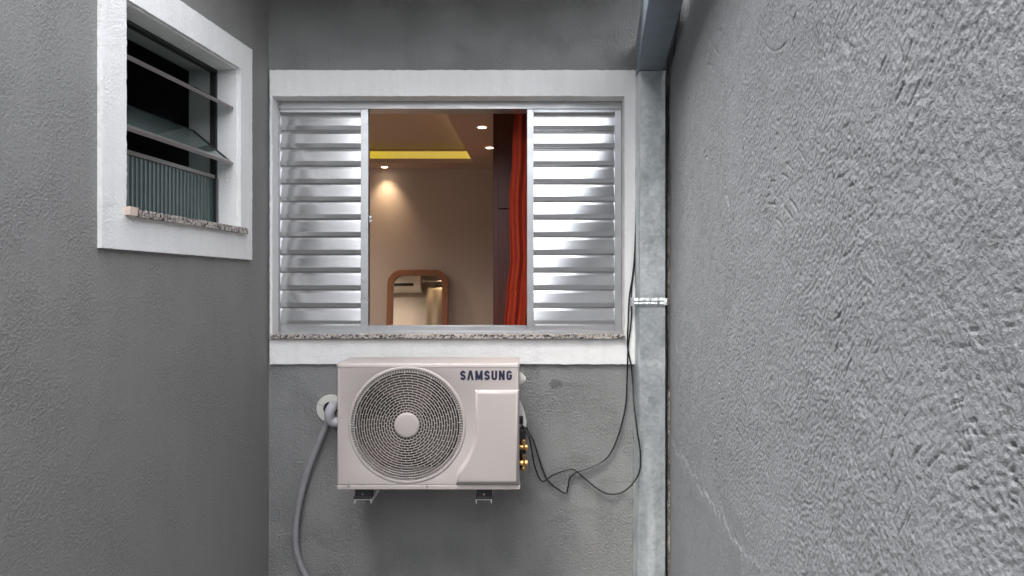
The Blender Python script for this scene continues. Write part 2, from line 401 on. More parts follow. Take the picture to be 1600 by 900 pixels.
tr_ = MB(); lbox(tr_, a0, a1, .092, .114, zt, zt + .016); tr_.build('transom', M['win_frame'], tw, bevel=.001)
sl = MB(); lbox(sl, ls(377, 360)[0] - .0, s1 + .004, -.034, .118, z0 - .022, z0 + .004); slo = sl.build('sill', M['granite'], tw, bevel=.002)
pt = MB(); lbox(pt, s1 - .03, s1 + .01, -.037, -.004, z0 - .019, z0 + .008); pto = pt.build('sealant_patch', M['putty'], tw); roughen(pto, .003, 70, .01)

# ------------------------------------------------------------------ right wall, joint, soffit, gutter
# the boundary wall: its rough trowelled relief is real geometry, one height field over the whole visible stretch
import numpy as np
rng = np.random.RandomState(11); PERM = rng.permutation(512); PERM = np.concatenate([PERM, PERM]); GA = rng.rand(512) * 2 * math.pi
def perlin(x, y, o=0):
    x = x + o * 17.37; y = y + o * 9.71
    xi = np.floor(x).astype(np.int64); yi = np.floor(y).astype(np.int64); xf = x - xi; yf_ = y - yi
    u = xf * xf * xf * (xf * (xf * 6 - 15) + 10); v = yf_ * yf_ * yf_ * (yf_ * (yf_ * 6 - 15) + 10)
    def gd(ax, ay, fx, fy):
        h = PERM[(PERM[(xi + ax) & 511] + yi + ay) & 511]; t = GA[h]; return np.cos(t) * fx + np.sin(t) * fy
    a_ = gd(0, 0, xf, yf_); b_ = gd(1, 0, xf - 1, yf_); c_ = gd(0, 1, xf, yf_ - 1); d_ = gd(1, 1, xf - 1, yf_ - 1)
    return ((a_ + (b_ - a_) * u) + ((c_ + (d_ - c_) * u) - (a_ + (b_ - a_) * u)) * v) * 1.5
def fbm(x, y, f, n, o=0, gain=.55):
    t = 0; am = 1
    for i in range(n): t = t + am * perlin(x * f, y * f, o + i); f *= 2.03; am *= gain
    return t
def sstep(a_, b_, x): t = np.clip((x - a_) / (b_ - a_), 0, 1); return t * t * (3 - 2 * t)
WT = 2.82
sg = [0.0]
while sg[-1] < 3.55: sg.append(sg[-1] + max(.0016, .0055 - .0016 * sg[-1]))
zg = np.concatenate([np.arange(0, .25, .02), np.arange(.25, 1.1, .0040), np.arange(1.1, 2.2, .0023), np.arange(2.2, WT, .0040), [WT]])
sg = np.array(sg); SS, ZZ = np.meshgrid(sg, zg, indexing='ij')
wx = SS + .02 * perlin(SS * 7, ZZ * 7, 3); wz = ZZ + .02 * perlin(SS * 7, ZZ * 7, 5)
ca, sa = math.cos(.45), math.sin(.45)
ax_ = (wx * ca + wz * sa) * .80; az_ = (-wx * sa + wz * ca) * 1.15
n1 = fbm(ax_, az_, 135, 3, 1); n2 = fbm(wx, wz, 210, 2, 7); n3 = fbm(wx, wz, 16, 3, 9); msk = sstep(-.35, .25, fbm(SS, ZZ, 3.2, 3, 13))
rid = 1 - np.abs(fbm(ax_, az_, 85, 2, 21)) * 2
hh = .0010 * sstep(-.40, .30, n1) + .00036 * n2 + .0004 * np.clip(rid, 0, 1) ** 2
smooth_low = sstep(.1, .9, SS + .35 * (ZZ - 1.0) + .15 * fbm(SS, ZZ, 2.5, 2, 17))
hh = hh * (.72 + .28 * msk) * (.55 + .45 * smooth_low) + .0010 * n3 + .004 * fbm(SS, ZZ, 1.7, 2, 31)
th = 1.05 + .5 * perlin(SS * 1.3, ZZ * 1.3, 41); gx_ = SS * np.cos(th) + ZZ * np.sin(th); gz_ = -SS * np.sin(th) + ZZ * np.cos(th)
gr_ = sstep(.50, .70, perlin(gx_ * 16, gz_ * 95, 43) + .25 * n2 * 0) * sstep(-.05, .25, perlin(SS * 6, ZZ * 6, 47))
hh = hh - .0022 * gr_
# a lower skim of render ends in a ragged edge near the foot of the wall
edge = (.935 + .065 * SS + .03 * fbm(SS, ZZ * .6, 7, 5, 53)) - ZZ
hh = hh * (1 - .35 * sstep(-.004, .02, edge)) + .0016 * sstep(-.003, .003, edge) * (1 - .9 * sstep(.01, .14, edge))
NS, NZ = SS.shape
co_w = np.empty((NS * NZ, 3), dtype=np.float32)
h_ = hh.ravel(); s_f = SS.ravel(); z_f = ZZ.ravel()
co_w[:, 0] = XR - s_f * dx - h_ * dy; co_w[:, 1] = D - s_f * dy + h_ * dx; co_w[:, 2] = z_f
ii = (np.arange(NS - 1)[:, None] * NZ + np.arange(NZ - 1)[None, :]).ravel()
fq = np.stack([ii, ii + 1, ii + NZ + 1, ii + NZ], 1)
me = bpy.data.meshes.new('rendered_wall'); me.vertices.add(NS * NZ); me.vertices.foreach_set('co', co_w.ravel())
me.loops.add(fq.size); me.loops.foreach_set('vertex_index', fq.ravel().astype(np.int32))
me.polygons.add(len(fq)); me.polygons.foreach_set('loop_start', np.arange(0, fq.size, 4, dtype=np.int32)); me.polygons.foreach_set('loop_total', np.full(len(fq), 4, dtype=np.int32))
me.polygons.foreach_set('use_smooth', np.ones(len(fq), dtype=bool)); me.update(); me.validate(); me.materials.append(M['wall_right'])
rwall = bpy.data.objects.new('rendered_wall', me); COL.objects.link(rwall)
tag(rwall, 'rough grey textured boundary wall filling the right side', 'wall')
wr = MB(); wr.box(-.2, 8.0, .012, .18, 0, WT - .004, m=lambda a, b, c: RW(a, b, c)); wr.box(3.54, 8.0, 0, .012, 0, WT - .004, m=lambda a, b, c: RW(a, b, c))
wr.build('wall_core', M['wall_right'], rwall)
def ridge(pxs, r, name='plaster_crack'):
    pts_ = []
    for (px, py) in pxs:
        k = (px - 800) / F; y = (XR - D * T) / (k - T); pts_.append((k * y - .0005, y, CAMZ + (450 - py) / F * y))
    pth = spline(pts_, 9); rs = []
    for i, p in enumerate(pth):
        p += Vector((0, noise.noise(p * 60) * .009, noise.noise(p * 60 + Vector((9, 9, 9))) * .010)); rs.append(r * max(.12, .5 + 1.5 * noise.noise(p * 70)) * (1 if 0 < i < len(pth) - 1 else .2))
    MB().tube(pth, rs, 6).build(name, M['wall_right'], rwall, smooth=True, angle=60)
ew = MB().box(-3.2, 1.6, -4.6, -4.4, 0, 2.9).build('rendered_wall', M['wall_left']); tag(ew, 'grey garden wall closing the passage behind the viewer', 'wall')
jn = MB(); pts = []; rr_ = []
random.seed(3)
for i in range(150):
    z = .0 + i * .0178; yj = 3.315; pts.append((XR - (D - yj) * T - .004 + random.uniform(-.004, .003), yj, z)); rr_.append(random.uniform(.010, .018) if z < 2.35 else .006)
jo = jn.tube(pts, rr_, 7).build('mortar_joint', M['joint'], smooth=True)
tag(jo, 'crumbling brown mortar seam running down the corner behind the steel downpipe', 'mortar joint')

gz = Z(110, 3.27)                        # gutter underside
gu = MB()
gx0, gx1 = X(1000.5, 3.27), X(1041.5, 3.27)
def gm_(a, b, c):                        # a across, b toward the camera from the back wall
    return (gx0 + a - b * T, D - .002 - b, c)
gwid = gx1 - gx0
gu.box(0, gwid, 0, 6.8, gz, gz + .012, m=gm_); gu.box(0, .004, 0, 6.8, gz + .012, gz + .16, m=gm_); gu.box(gwid - .004, gwid, 0, 6.8, gz + .012, gz + .13, m=gm_)
guo = gu.build('roof_gutter', M['gutter'], bevel=.002); tag(guo, 'dark blue-grey metal gutter running along the top of the right wall', 'gutter')
so = MB()
so.box(-.02, 2.6, 0, .75, 3.12, 3.20, m=lambda a_, b_, c_: (XL - .2 + a_ * .82, D - b_, c_ + (0.0)))
soo = so.build('roof_eave', M['soffit']); tag(soo, 'painted roof eave projecting above the rear wall', 'eave')

# downpipe (dented at the foot)
yf, yb = 3.27, D - .004
pz1 = gz - .002
nz = 120; prof = []
dp = MB(); ring_n = 0; vs = []; fs = []
def dpx(z):                              # left and right edge, front depth with the dent
    t = (z - .05) / (pz1 - .05)
    xl = X(996.5 + 3.5 * t, yf); xr = X(1040.5, yf)
    return xl, xr
cols = [0, .05, .13, .22, .30, .38, .5, .65, .8, .92, 1]
for i in range(nz + 1):
    z = .02 + (pz1 - .02) * i / nz; xl, xr = dpx(z); row = [(xl, yb, z), (xl, yf + .012, z)]
    for c in cols:
        x = xl + (xr - xl) * (.03 + .94 * c)
        y = yf
        dz = (z - Z(720, yf)) / .085
        y += .013 * math.exp(-dz * dz) * math.exp(-((c - .16) / .16) ** 2)                     # dent
        if z < Z(755, yf): 
            k = min(1, (Z(755, yf) - z) / .25); cc = .36 + .06 * k
            y += .012 * k * max(0, min(1, (cc - c) / .05 + .5))                                # folded lower section
        y += .0016 * noise.noise(Vector((x * 16, 0, z * 10)))
        row.append((x, y, z))
    row += [(xr, yf + .012, z), (xr, yb, z)]
    vs += row; ring_n = len(row)
    if i:
        b0 = (i - 1) * ring_n; b1 = i * ring_n
        for k in range(ring_n): fs.append((b0 + k, b0 + (k + 1) % ring_n, b1 + (k + 1) % ring_n, b1 + k))
dp.add(vs, fs)
dr = empty('downpipe', (X(1020, yf), D - .06, 0), 'square galvanised steel downpipe in the corner beside the window', 'downpipe')
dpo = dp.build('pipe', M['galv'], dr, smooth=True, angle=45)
st = MB(); zs = Z(472, yf); sx0, sx1 = X(990.5, yf - .003), X(1037, yf - .003)
vs = []; fs = []; n = 26
for i in range(n + 1):
    x = sx0 + (sx1 - sx0) * i / n; yy = yf - .003 - .003 * abs(noise.noise(Vector((x * 90, 3, 0)))) * 2
    for z, o_ in ((zs - .021, 0), (zs - .007, -.002), (zs, .0015), (zs + .006, -.002), (zs + .020, 0)):
        vs.append((x, yy + o_ + .003 * noise.noise(Vector((x * 60, z * 90, 7))), z + .002 * noise.noise(Vector((x * 40, 1, 2)))))
    if i:
        for k in range(4): b0 = (i - 1) * 5 + k; fs.append((b0, b0 + 5, b0 + 6, b0 + 1))
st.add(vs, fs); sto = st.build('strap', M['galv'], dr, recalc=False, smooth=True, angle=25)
m_ = sto.modifiers.new('thick', 'SOLIDIFY'); m_.thickness = .001
MB().box(X(990, yf), X(990, yf) + .004, yf - .004, yb, zs - .02, zs + .02).build('strap_end', M['galv'], dr)
cl = MB(); cl.box(X(1036.5, yf), X(1041.5, yf), yf - .016, yf, zs - .014, zs + .018); cl.box(X(1038, yf), X(1041, yf), yf - .02, yf - .016, zs - .004, zs + .006)
cl.build('clip', M['white_steel'], dr, bevel=.0015)

# ------------------------------------------------------------------ wide sliding window
win = empty('sliding_window', ((ox0 + ox1) / 2, D + .03, oz0), 'wide silver aluminium louvred sliding window standing half open over a granite sill', 'window')
yw = D + .078                             # face of the frame
fb = MB()
fb.box(X(427, yw), X(973, yw), yw, yw + .10, Z(170, yw), Z(157.5, yw))
fb.box(X(426, yw), X(429.5, yw), yw, yw + .10, Z(520, yw), Z(170, yw)); fb.box(X(971.5, yw), X(975, yw), yw, yw + .10, Z(520, yw), Z(170, yw))
fb.build('frame', M['alu'], win, bevel=.0015)
tk = MB(); yt = yw + .006
tk.box(X(429.5, yw), X(971.5, yw), yt, yw + .10, Z(522, yw), Z(517.5, yw))
tk.box(X(575, yt), X(824, yt), yt + .002, yt + .010, Z(517.5, yt), Z(509.5, yt)); tk.box(X(575, yt), X(824, yt), yt + .03, yt + .036, Z(517.5, yt), Z(508.5, yt))
tk.build('track', M['alu'], win, bevel=.001)

def shutter(px0, px1, stl, stm, y0, offs):
    f = MB(); ya, yb_ = y0, y0 + .024
    zt_, zb_ = Z(170.5, ya), Z(517.5, ya)
    f.box(X(px0, ya), X(px0 + stl, ya), ya, yb_, zb_, zt_); f.box(X(px1 - stm, ya), X(px1, ya), ya, yb_, zb_, zt_)
    zi = Z(175.5, ya); zj = Z(507.5, ya)
    f.box(X(px0 + stl, ya), X(px1 - stm, ya), ya + .001, yb_, zi, zt_); f.box(X(px0 + stl, ya), X(px1 - stm, ya), ya + .004, yb_, zb_, zj)
    root = f.build('shutter_panel', M['alu'], win, bevel=.0015)
    sm = MB(); xa, xb = X(px0 + stl, ya), X(px1 - stm, ya)
    n = 12; p = (zi - zj + .004) / n
    rnd = random.Random(px0)
    for i in range(n):
        zt2 = zi - p * i; j = rnd.uniform(-.0012, .0012); yb0 = ya + .011
        prof = [(.0120, 1.06), (.0085, .97), (.0048, .84), (.0043, .82), (-.0046 + j * .3, .30), (-.0049 + j * .3, .275), (-.0022, .055), (.0000, .035), (.0105, .02)]
        o = [(yb0 + a, zt2 - p + p * b) for a, b in prof]; inn = [(a + .0009, b) for a, b in reversed(o)]
        sm.prism(o + inn, 'x', xa + .0003, xb - .0003)
    so_ = sm.build('slats', M['slat'], root)
    return root
lp = shutter(430, 575.5, 7.5, 12, yw + .006, 0); rp = shutter(823.5, 971, 10.5, 10.5, yw + .006, 0)
# centre stile of the left panel has a second fin, and a small latch
MB().box(X(573, yw + .03), X(576.5, yw + .03), yw + .03, yw + .055, Z(516, yw + .03), Z(171, yw + .03)).build('glazing_stile', M['alu'], win, bevel=.001)
lt = MB(); ly = yw + .004
c = P(578, 342, ly); lt.add([(c[0] - .006, ly, c[2] + .017), (c[0] + .011, ly, c[2] + .012), (c[0] + .001, ly, c[2] - .002), (c[0] - .006, ly + .02, c[2] + .017), (c[0] + .011, ly + .02, c[2] + .012), (c[0] + .001, ly + .02, c[2] - .002)], [(0, 1, 2), (5, 4, 3), (0, 3, 4, 1), (1, 4, 5, 2), (2, 5, 3, 0)])
lt.add([(c[0] - .004, ly, c[2] - .004), (c[0] + .009, ly, c[2] - .006), (c[0] + .002, ly, c[2] - .018), (c[0] - .004, ly + .02, c[2] - .004), (c[0] + .009, ly + .02, c[2] - .006), (c[0] + .002, ly + .02, c[2] - .018)], [(0, 1, 2), (5, 4, 3), (0, 3, 4, 1), (1, 4, 5, 2), (2, 5, 3, 0)])
lt.build('latch', M['white_steel'], win)
gs = MB(); gy = D - .034
gs.box(X(420.5, gy), X(977, gy), gy, D + .19, Z(529.5, gy), Z(522.5, gy))
gso = gs.build('sill', M['granite'], win, bevel=.0015)

# ------------------------------------------------------------------ outdoor unit
YA, YB = 3.00, 3.27                      # front and back of the casing
def AX(px): return X(px, YA)
def AZ(py): return Z(py, YA)
ax0, ax1, az0, az1 = AX(526), AX(811.5), AZ(757), AZ(568)
ac = empty('air_conditioner', ((ax0 + ax1) / 2, (YA + YB) / 2, az0 - .02), 'beige outdoor condenser unit with round fan grille mounted below the window', 'air conditioner')
cx, cz = AX(636), AZ(664); RF = 87.5 / F * YA
# casing: front skin with a round hole, sides, top, bottom
cb = MB()
nseg = 96; ring = [(cx + RF * math.cos(2 * math.pi * k / nseg), cz + RF * math.sin(2 * math.pi * k / nseg)) for k in range(nseg)]
rc = .012
def rrect(x0, x1, z_0, z_1, r, q=6):
    out = []
    for (cx_, cz_, a_) in ((x1 - r, z_1 - r, 0), (x0 + r, z_1 - r, 90), (x0 + r, z_0 + r, 180), (x1 - r, z_0 + r, 270)):
        for i in range(q + 1): t = R(a_ + 90 * i / q); out.append((cx_ + r * math.cos(t), cz_ + r * math.sin(t)))
    return out
def cast(k):                             # outline point of the front in the direction k
    an = 2 * math.pi * k / nseg; c_, s_ = math.cos(an), math.sin(an); t = 1e9
    if c_ > 1e-6: t = min(t, (ax1 - rc - cx) / c_)
    if c_ < -1e-6: t = min(t, (ax0 + rc - cx) / c_)
    if s_ > 1e-6: t = min(t, (az1 - rc - cz) / s_)
    if s_ < -1e-6: t = min(t, (az0 - cz) / s_)
    return (cx + t * c_, cz + t * s_)
ang = sorted([2 * math.pi * k / nseg for k in range(nseg)] + [math.atan2(z - cz, x - cx) % (2 * math.pi) for x in (ax0 + rc, ax1 - rc) for z in (az0, az1 - rc)])
outer = [cast(a / (2 * math.pi) * nseg) for a in ang]; inner = [(cx + RF * math.cos(a), cz + RF * math.sin(a)) for a in ang]
n = len(ang)
lip = [(cx + (RF - .004) * math.cos(a), cz + (RF - .004) * math.sin(a)) for a in ang]
rows = [[(x, YA + .10, z) for x, z in lip], [(x, YA + .012, z) for x, z in lip], [(x, YA - .003, z) for x, z in [(cx + (RF + .001) * math.cos(a), cz + (RF + .001) * math.sin(a)) for a in ang]],
        [(cx + (RF + .008) * math.cos(a), YA - .003, cz + (RF + .008) * math.sin(a)) for a in ang],
        [(cx + (RF + .013) * math.cos(a), YA + .0015, cz + (RF + .013) * math.sin(a)) for a in ang],
        [(cx + (RF + .016) * math.cos(a), YA, cz + (RF + .016) * math.sin(a)) for a in ang]]
rows[5] = [(x, YA, z) for x, z in [(min(max(px_, ax0 + rc), ax1), max(pz_, az0 + .001)) for px_, _, pz_ in rows[5]]]
rows[4] = [(x, y, max(z, az0 + .0015)) for x, y, z in rows[4]]
rows.append([(x, YA, z) for x, z in outer])
v_ = [p for r_ in rows for p in r_]; f_ = []
for q in range(len(rows) - 1):
    for k in range(n): f_.append((q * n + k, q * n + (k + 1) % n, (q + 1) * n + (k + 1) % n, (q + 1) * n + k))
cb.add(v_, f_)
# rounded rim then sides
prof = [(rc, 0), (rc * .6, .0012), (rc * .3, .0035), (rc * .1, .0075), (0, .013)]
outs = []
for ins, dyv in prof:
    outs.append([(ax0 + ins, YA + dyv, az0), (ax0 + ins, YA + dyv, az1 - ins - .0), (ax1 - ins, YA + dyv, az1 - ins - .0), (ax1 - ins, YA + dyv, az0)])
outs.append([(ax0, YB, az0), (ax0, YB, az1), (ax1, YB, az1), (ax1, YB, az0)])
v_ = [p for r_ in outs for p in r_]; f_ = []
for q in range(len(outs) - 1):
    for k in range(4): f_.append((q * 4 + k, q * 4 + (k + 1) % 4, (q + 1) * 4 + (k + 1) % 4, (q + 1) * 4 + k))
f_.append(tuple(len(v_) - 4 + k for k in range(4)))
cb.add(v_, f_)
casing = cb.build('casing', M['casing'], ac, smooth=True, recalc=True, angle=40)
# top lid, slightly proud
lid = MB(); lid.add(*(lambda p0, p1: (p0, p1))([(ax0 - .002, YA + .006, az1 - .020), (ax0 + .006, YA - .002, az1 - .020), (ax1 - .006, YA - .002, az1 - .020), (ax1 + .002, YA + .006, az1 - .020), (ax1 + .002, YB + .002, az1 - .020), (ax0 - .002, YB + .002, az1 - .020),
    (ax0 - .002, YA + .009, az1), (ax0 + .008, YA + .001, az1), (ax1 - .008, YA + .001, az1), (ax1 + .002, YA + .009, az1), (ax1 + .002, YB + .002, az1 + .002), (ax0 - .002, YB + .002, az1 + .002)],
    [(0, 1, 2, 3, 4, 5), (11, 10, 9, 8, 7, 6), (0, 6, 7, 1), (1, 7, 8, 2), (2, 8, 9, 3), (3, 9, 10, 4), (4, 10, 11, 5), (5, 11, 6, 0)]))
lid.build('lid', M['casing'], ac, bevel=.006, seg=4)
# base tray flange
bt = MB(); bt.box(ax0 + .002, ax1 + .004, YA - .002, YB, AZ(765), AZ(758)); bto = bt.build('base_tray', M['casing'], ac, bevel=.003, seg=3)
for px, py in ((545, 759.5), (667, 759.5), (793, 760.5)):
    MB().lathe([(0, -.003), (.004, -.003), (.0055, -.001), (.0055, 0)], (AX(px), YA - .001, AZ(py)), 'y', 12).build('screw', M['screw'], ac)
# raised service cover on the right
pts = [(741, 609), (811, 609), (811, 756), (712, 756), (712, 740)]
arc = []
for k in range(13):
    an = R(-42 + 42 * k / 12); arc.append((636 + 106 * math.cos(an), 664 - 106 * math.sin(an)))
poly = [(741, 609), (811.5, 609), (811.5, 755.5), (712, 755.5), (712, 739)] + arc[1:]
pl = [(AX(x), AZ(y)) for x, y in poly]
n = len(pl); ccx = sum(p[0] for p in pl) / n; ccz = sum(p[1] for p in pl) / n
from mathutils.geometry import tessellate_polygon
def inset(poly_, d):
    out = []; m_n = len(poly_); area = sum(poly_[i][0] * poly_[(i + 1) % m_n][1] - poly_[(i + 1) % m_n][0] * poly_[i][1] for i in range(m_n)); sg = 1 if area > 0 else -1
    for i in range(m_n):
        a, b, c = Vector(poly_[i - 1]), Vector(poly_[i]), Vector(poly_[(i + 1) % m_n])
        n1 = Vector((-(b - a).y, (b - a).x)).normalized() * sg; n2 = Vector((-(c - b).y, (c - b).x)).normalized() * sg
        nn = (n1 + n2).normalized(); k = d / max(.5, nn.dot(n1)); out.append((b.x + nn.x * k, b.y + nn.y * k))
    return out
lv = [(pl, YA + .001), (inset(pl, .0015), YA - .003), (inset(pl, .010), YA - .015), (inset(pl, .014), YA - .0172), (inset(pl, .018), YA - .0175)]
v_ = [(x, y, z) for q, y in lv for x, z in q]; f_ = []
for q in range(4):
    for k in range(n): f_.append((q * n + k, q * n + (k + 1) % n, (q + 1) * n + (k + 1) % n, (q + 1) * n + k))
for t in tessellate_polygon([[Vector((x, z, 0)) for x, z in lv[-1][0]]]): f_.append(tuple(4 * n + i for i in t))
MB().add(v_, f_).build('service_cover', M['casing'], ac, smooth=True, angle=60)
# fan grille: rings and staggered ribs
rings = [19.5 + 3.95 * i for i in range(1, 17)]
gp = MB(); K = YA / F; gyy = YA - .001
for i, r in enumerate(rings):
    rr2 = r * K; dome = .010 * (1 - (r / 88) ** 2)
    gp.lathe([(rr2 - .001, gyy - dome), (rr2 + .001, gyy - dome), (rr2 + .0012, gyy - dome + .003), (rr2 - .0012, gyy - dome + .003)], (cx, 0, cz), 'y', 72, close=True)
def rib(r0, r1, an, w_, d0, d1, dep=.003):
    ca, sa = math.cos(an), math.sin(an)
    vs = []
    for r, dd in ((r0, d0), (r1, d1)):
        for o_ in (-w_, w_):
            for y in (0, dep): vs.append((cx + r * ca - o_ * sa, gyy - dd + y, cz + r * sa + o_ * ca))
    gp.add(vs, [(0, 1, 3, 2), (4, 6, 7, 5), (0, 4, 5, 1), (2, 3, 7, 6), (0, 2, 6, 4), (1, 5, 7, 3)])
full = [19.5] + rings
for i in range(len(full) - 1):
    r0, r1 = full[i] * K, full[i + 1] * K; d0, d1 = .010 * (1 - (full[i] / 88) ** 2), .010 * (1 - (full[i + 1] / 88) ** 2)
    cnt = 24 if i < 13 else 24
    for k in range(cnt):
        an = 2 * math.pi * (k + (.5 if i % 2 else 0)) / cnt + .012 * i
        rib(r0, r1, an, .0009, d0 - .0005, d1 - .0005)
for k in range(132):                     # comb of short teeth round the rim
    an = 2 * math.pi * k / 132; rib(rings[-1] * K, 87.6 * K, an, .0013, .0016, -.001, .006)
gpo = gp.build('fan_grille', M['grille'], ac, recalc=False)
MB().lathe([(0, -.013), (.044, -.013), (.0515, -.0115), (.054, -.008), (.054, .0)], (cx, YA + .001, cz), 'y', 64).build('grille_cap', M['casing'], ac, smooth=True, angle=50)
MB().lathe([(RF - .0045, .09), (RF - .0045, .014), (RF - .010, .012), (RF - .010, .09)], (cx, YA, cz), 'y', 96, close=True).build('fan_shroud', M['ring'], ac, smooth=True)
# fan
fn = MB()
for b_i in range(3):
    base = R(200 + 120 * b_i); nr, na = 8, 14; vs = []; fs = []
    for i in range(nr + 1):
        r = .055 + (.222 - .055) * i / nr; span = R(88) ; sweep = R(22) * (i / nr) ** 1.3
        for j in range(na + 1):
            t = j / na; an = base + sweep + span * (t - .5) * (1 - .12 * i / nr)
            y = YA + .045 + .045 * t + .01 * math.sin(t * math.pi)
            vs.append((cx + r * math.cos(an), y, cz + r * math.sin(an)))
    for i in range(nr):
        for j in range(na): a_ = i * (na + 1) + j; fs.append((a_, a_ + 1, a_ + na + 2, a_ + na + 1))
    fn.add(vs, fs)
fn.lathe([(0, .035), (.05, .037), (.058, .045), (.058, .10)], (cx, YA, cz), 'y', 40)
fno = fn.build('fan', M['fan'], ac, smooth=True, recalc=False, angle=50); mm = fno.modifiers.new('t', 'SOLIDIFY'); mm.thickness = .003
co_ = MB(); co_.box(cx - RF - .01, cx + RF + .01, YB - .03, YB - .022, cz - RF, cz + RF)
co_.box(ax0 + .004, ax0 + .006, YA + .11, YB - .03, az0, az1 - .01)
co_.build('coil', M['coil'], ac)
MB().box(cx + RF + .006, cx + RF + .008, YA + .09, YB - .03, az0, az1 - .01).build('bulkhead', M['dark'], ac)

# the word on the casing, drawn as flat strokes
def word(x0, x1, z_0, z_1, y, mat, parent):
    H = z_1 - z_0; sw = H * .225; mb = MB(); yy0, yy1 = y - .0007, y + .0005
    lay = [0]
    def stroke(pts, w2=None):
        lay[0] += 1; yy0 = y - .0007 - .00004 * (lay[0] % 5)
        w2 = w2 or sw; pv = [Vector(p) for p in pts]; Ls = []; Rs = []
        for i, p in enumerate(pv):
            a = pv[max(i - 1, 0)]; b = pv[min(i + 1, len(pv) - 1)]
            if 0 < i < len(pv) - 1:
                t1 = (p - a).normalized(); t2 = (b - p).normalized(); t = (t1 + t2).normalized(); k = 1 / max(.5, t.dot(t1))
            else: t = (b - a).normalized(); k = 1
            nn = Vector((-t.y, t.x)) * w2 / 2 * k; Ls.append(p + nn); Rs.append(p - nn)
        vs = [(q.x, yy0, q.y) for q in Ls + Rs] + [(q.x, yy1, q.y) for q in Ls + Rs]; m_ = len(pv); fs = []
        for i in range(m_ - 1): fs += [(i, i + 1, m_ + i + 1, m_ + i), (2 * m_ + i, 2 * m_ + i + 1, i + 1, i), (m_ + i, m_ + i + 1, 3 * m_ + i + 1, 3 * m_ + i)]
        fs += [(0, m_, 3 * m_, 2 * m_), (m_ - 1, 2 * m_ - 1, 4 * m_ - 1, 3 * m_ - 1)]
        mb.add(vs, fs)
    def arc2(cx_, cz_, rx, rz, a0_, a1_, n_=8): return [(cx_ + rx * math.cos(R(a0_ + (a1_ - a0_) * i / n_)), cz_ + rz * math.sin(R(a0_ + (a1_ - a0_) * i / n_))) for i in range(n_ + 1)]
    h = sw / 2
    def glyph(ch, x, w_):
        l, r, b, t = x + h, x + w_ - h, z_0 + h, z_1 - h; mx = (l + r) / 2; rx = (r - l) / 2; rz = (t - b) / 4
        if ch == 'S':
            q = rz * 1.0; stroke(arc2(mx, t - q, rx, q, 5, 180, 9) + arc2(mx, t - q, rx, q, 190, 250, 3) + arc2(mx, b + q, rx, q, 70, 10, 3)[0:] + arc2(mx, b + q, rx, q, 0, -175, 9))
        elif ch == 'A': stroke([(x + sw * .4, z_0), (mx - sw * .1, z_1)]); stroke([(x + w_ - sw * .4, z_0), (mx + sw * .1, z_1)])
        elif ch == 'M': stroke([(l, z_0), (l, z_1)]); stroke([(r, z_0), (r, z_1)]); stroke([(l + h * .2, z_1 - h * .5), (mx, z_0 + h * .6)], sw * .9); stroke([(r - h * .2, z_1 - h * .5), (mx, z_0 + h * .6)], sw * .9)
        elif ch == 'U': stroke([(l, z_1)] + arc2(mx, b + rz, rx, rz, 180, 360, 10) + [(r, z_1)])
        elif ch == 'N': stroke([(l, z_0), (l, z_1)]); stroke([(r, z_0), (r, z_1)]); stroke([(l + h * .3, z_1 - h * .8), (r - h * .3, z_0 + h * .8)], sw * .95)
        elif ch == 'G': stroke(arc2(mx, t - rz, rx, rz, 8, 180, 9) + arc2(mx, b + rz, rx, rz, 180, 360, 9) + [(r, (b + t) / 2 - h * .2), (mx + rx * .05, (b + t) / 2 - h * .2)], sw * .95)
    ws = [.86, .98, 1.15, .86, .90, .92, .88]; gap = .25; tot = sum(ws) + gap * 6; u = (x1 - x0) / tot; x = x0
    for ch, w_ in zip('SAMSUNG', ws): glyph(ch, x, w_ * u); x += (w_ + gap) * u
    return mb.build('lettering', mat, parent, recalc=True)
word(AX(719), AX(800), AZ(594), AZ(579), YA, M['navy'], ac)

# handle and valve block on the right side
hd = MB(); hc = P(812, 600, YA + .05)
hd.lathe([(.0, .030), (.012, .029), (.022, .020), (.034, .006), (.036, 0)], (ax1, YA + .075, AZ(598) + .002), 'x', 24); hd.build('handle', M['plastic'], ac, smooth=True)
YV = YA + .10
vf = MB(); vx = X(812, YV)
vf.prism([(vx - .01, Z(628, YV)), (X(813.5, YV), Z(628, YV)), (X(820, YV), Z(646, YV)), (X(823, YV), Z(660, YV)), (X(822, YV), Z(669, YV)), (vx - .01, Z(660, YV))], 'y', YV + .02, YV + .028)
vf.build('valve_cover', M['white_foam'], ac, bevel=.001)
vb = MB(); vb.box(ax1, X(817.5, YV), YV - .01, YV + .05, Z(662, YV), Z(651, YV)); vb.box(ax1, X(821.5, YV), YV - .01, YV + .05, Z(695, YV), Z(671, YV)); vb.box(ax1, X(822, YV), YV - .005, YV + .03, Z(709, YV), Z(696, YV)); vb.box(ax1, X(816, YV), YV, YV + .04, Z(735, YV), Z(709, YV))
vb.build('valve_block', M['rubber'], ac, bevel=.003)
for pyv in (699, 723):
    b_ = MB(); zc = Z(pyv, YV - .02); xx = ax1
    b_.lathe([(0, .0), (.011, .0), (.012, .004), (.012, .018), (.008, .020), (.008, .024), (.0135, .025), (.0135, .036), (.011, .039), (0, .039)], (xx, YV - .02, zc), 'x', 6 if pyv == 723 else 14)
    b_.tube([(xx + .02, YV - .02, zc), (xx + .02, YV - .02, zc + .034)], [.0075, .0075], 12); b_.lathe([(0, 0), (.010, 0), (.010, .012), (.006, .016), (0, .016)], (xx + .019, YV - .02, zc + (.018 if pyv == 699 else -.034)), 'z', 12)
    if pyv == 723: b_.tube([(xx + .019, YV - .02, zc), (xx + .019, YV - .02, zc - .03)], .007, 12)
    b_.build('brass_valve', M['brass'], ac, bevel=.001)

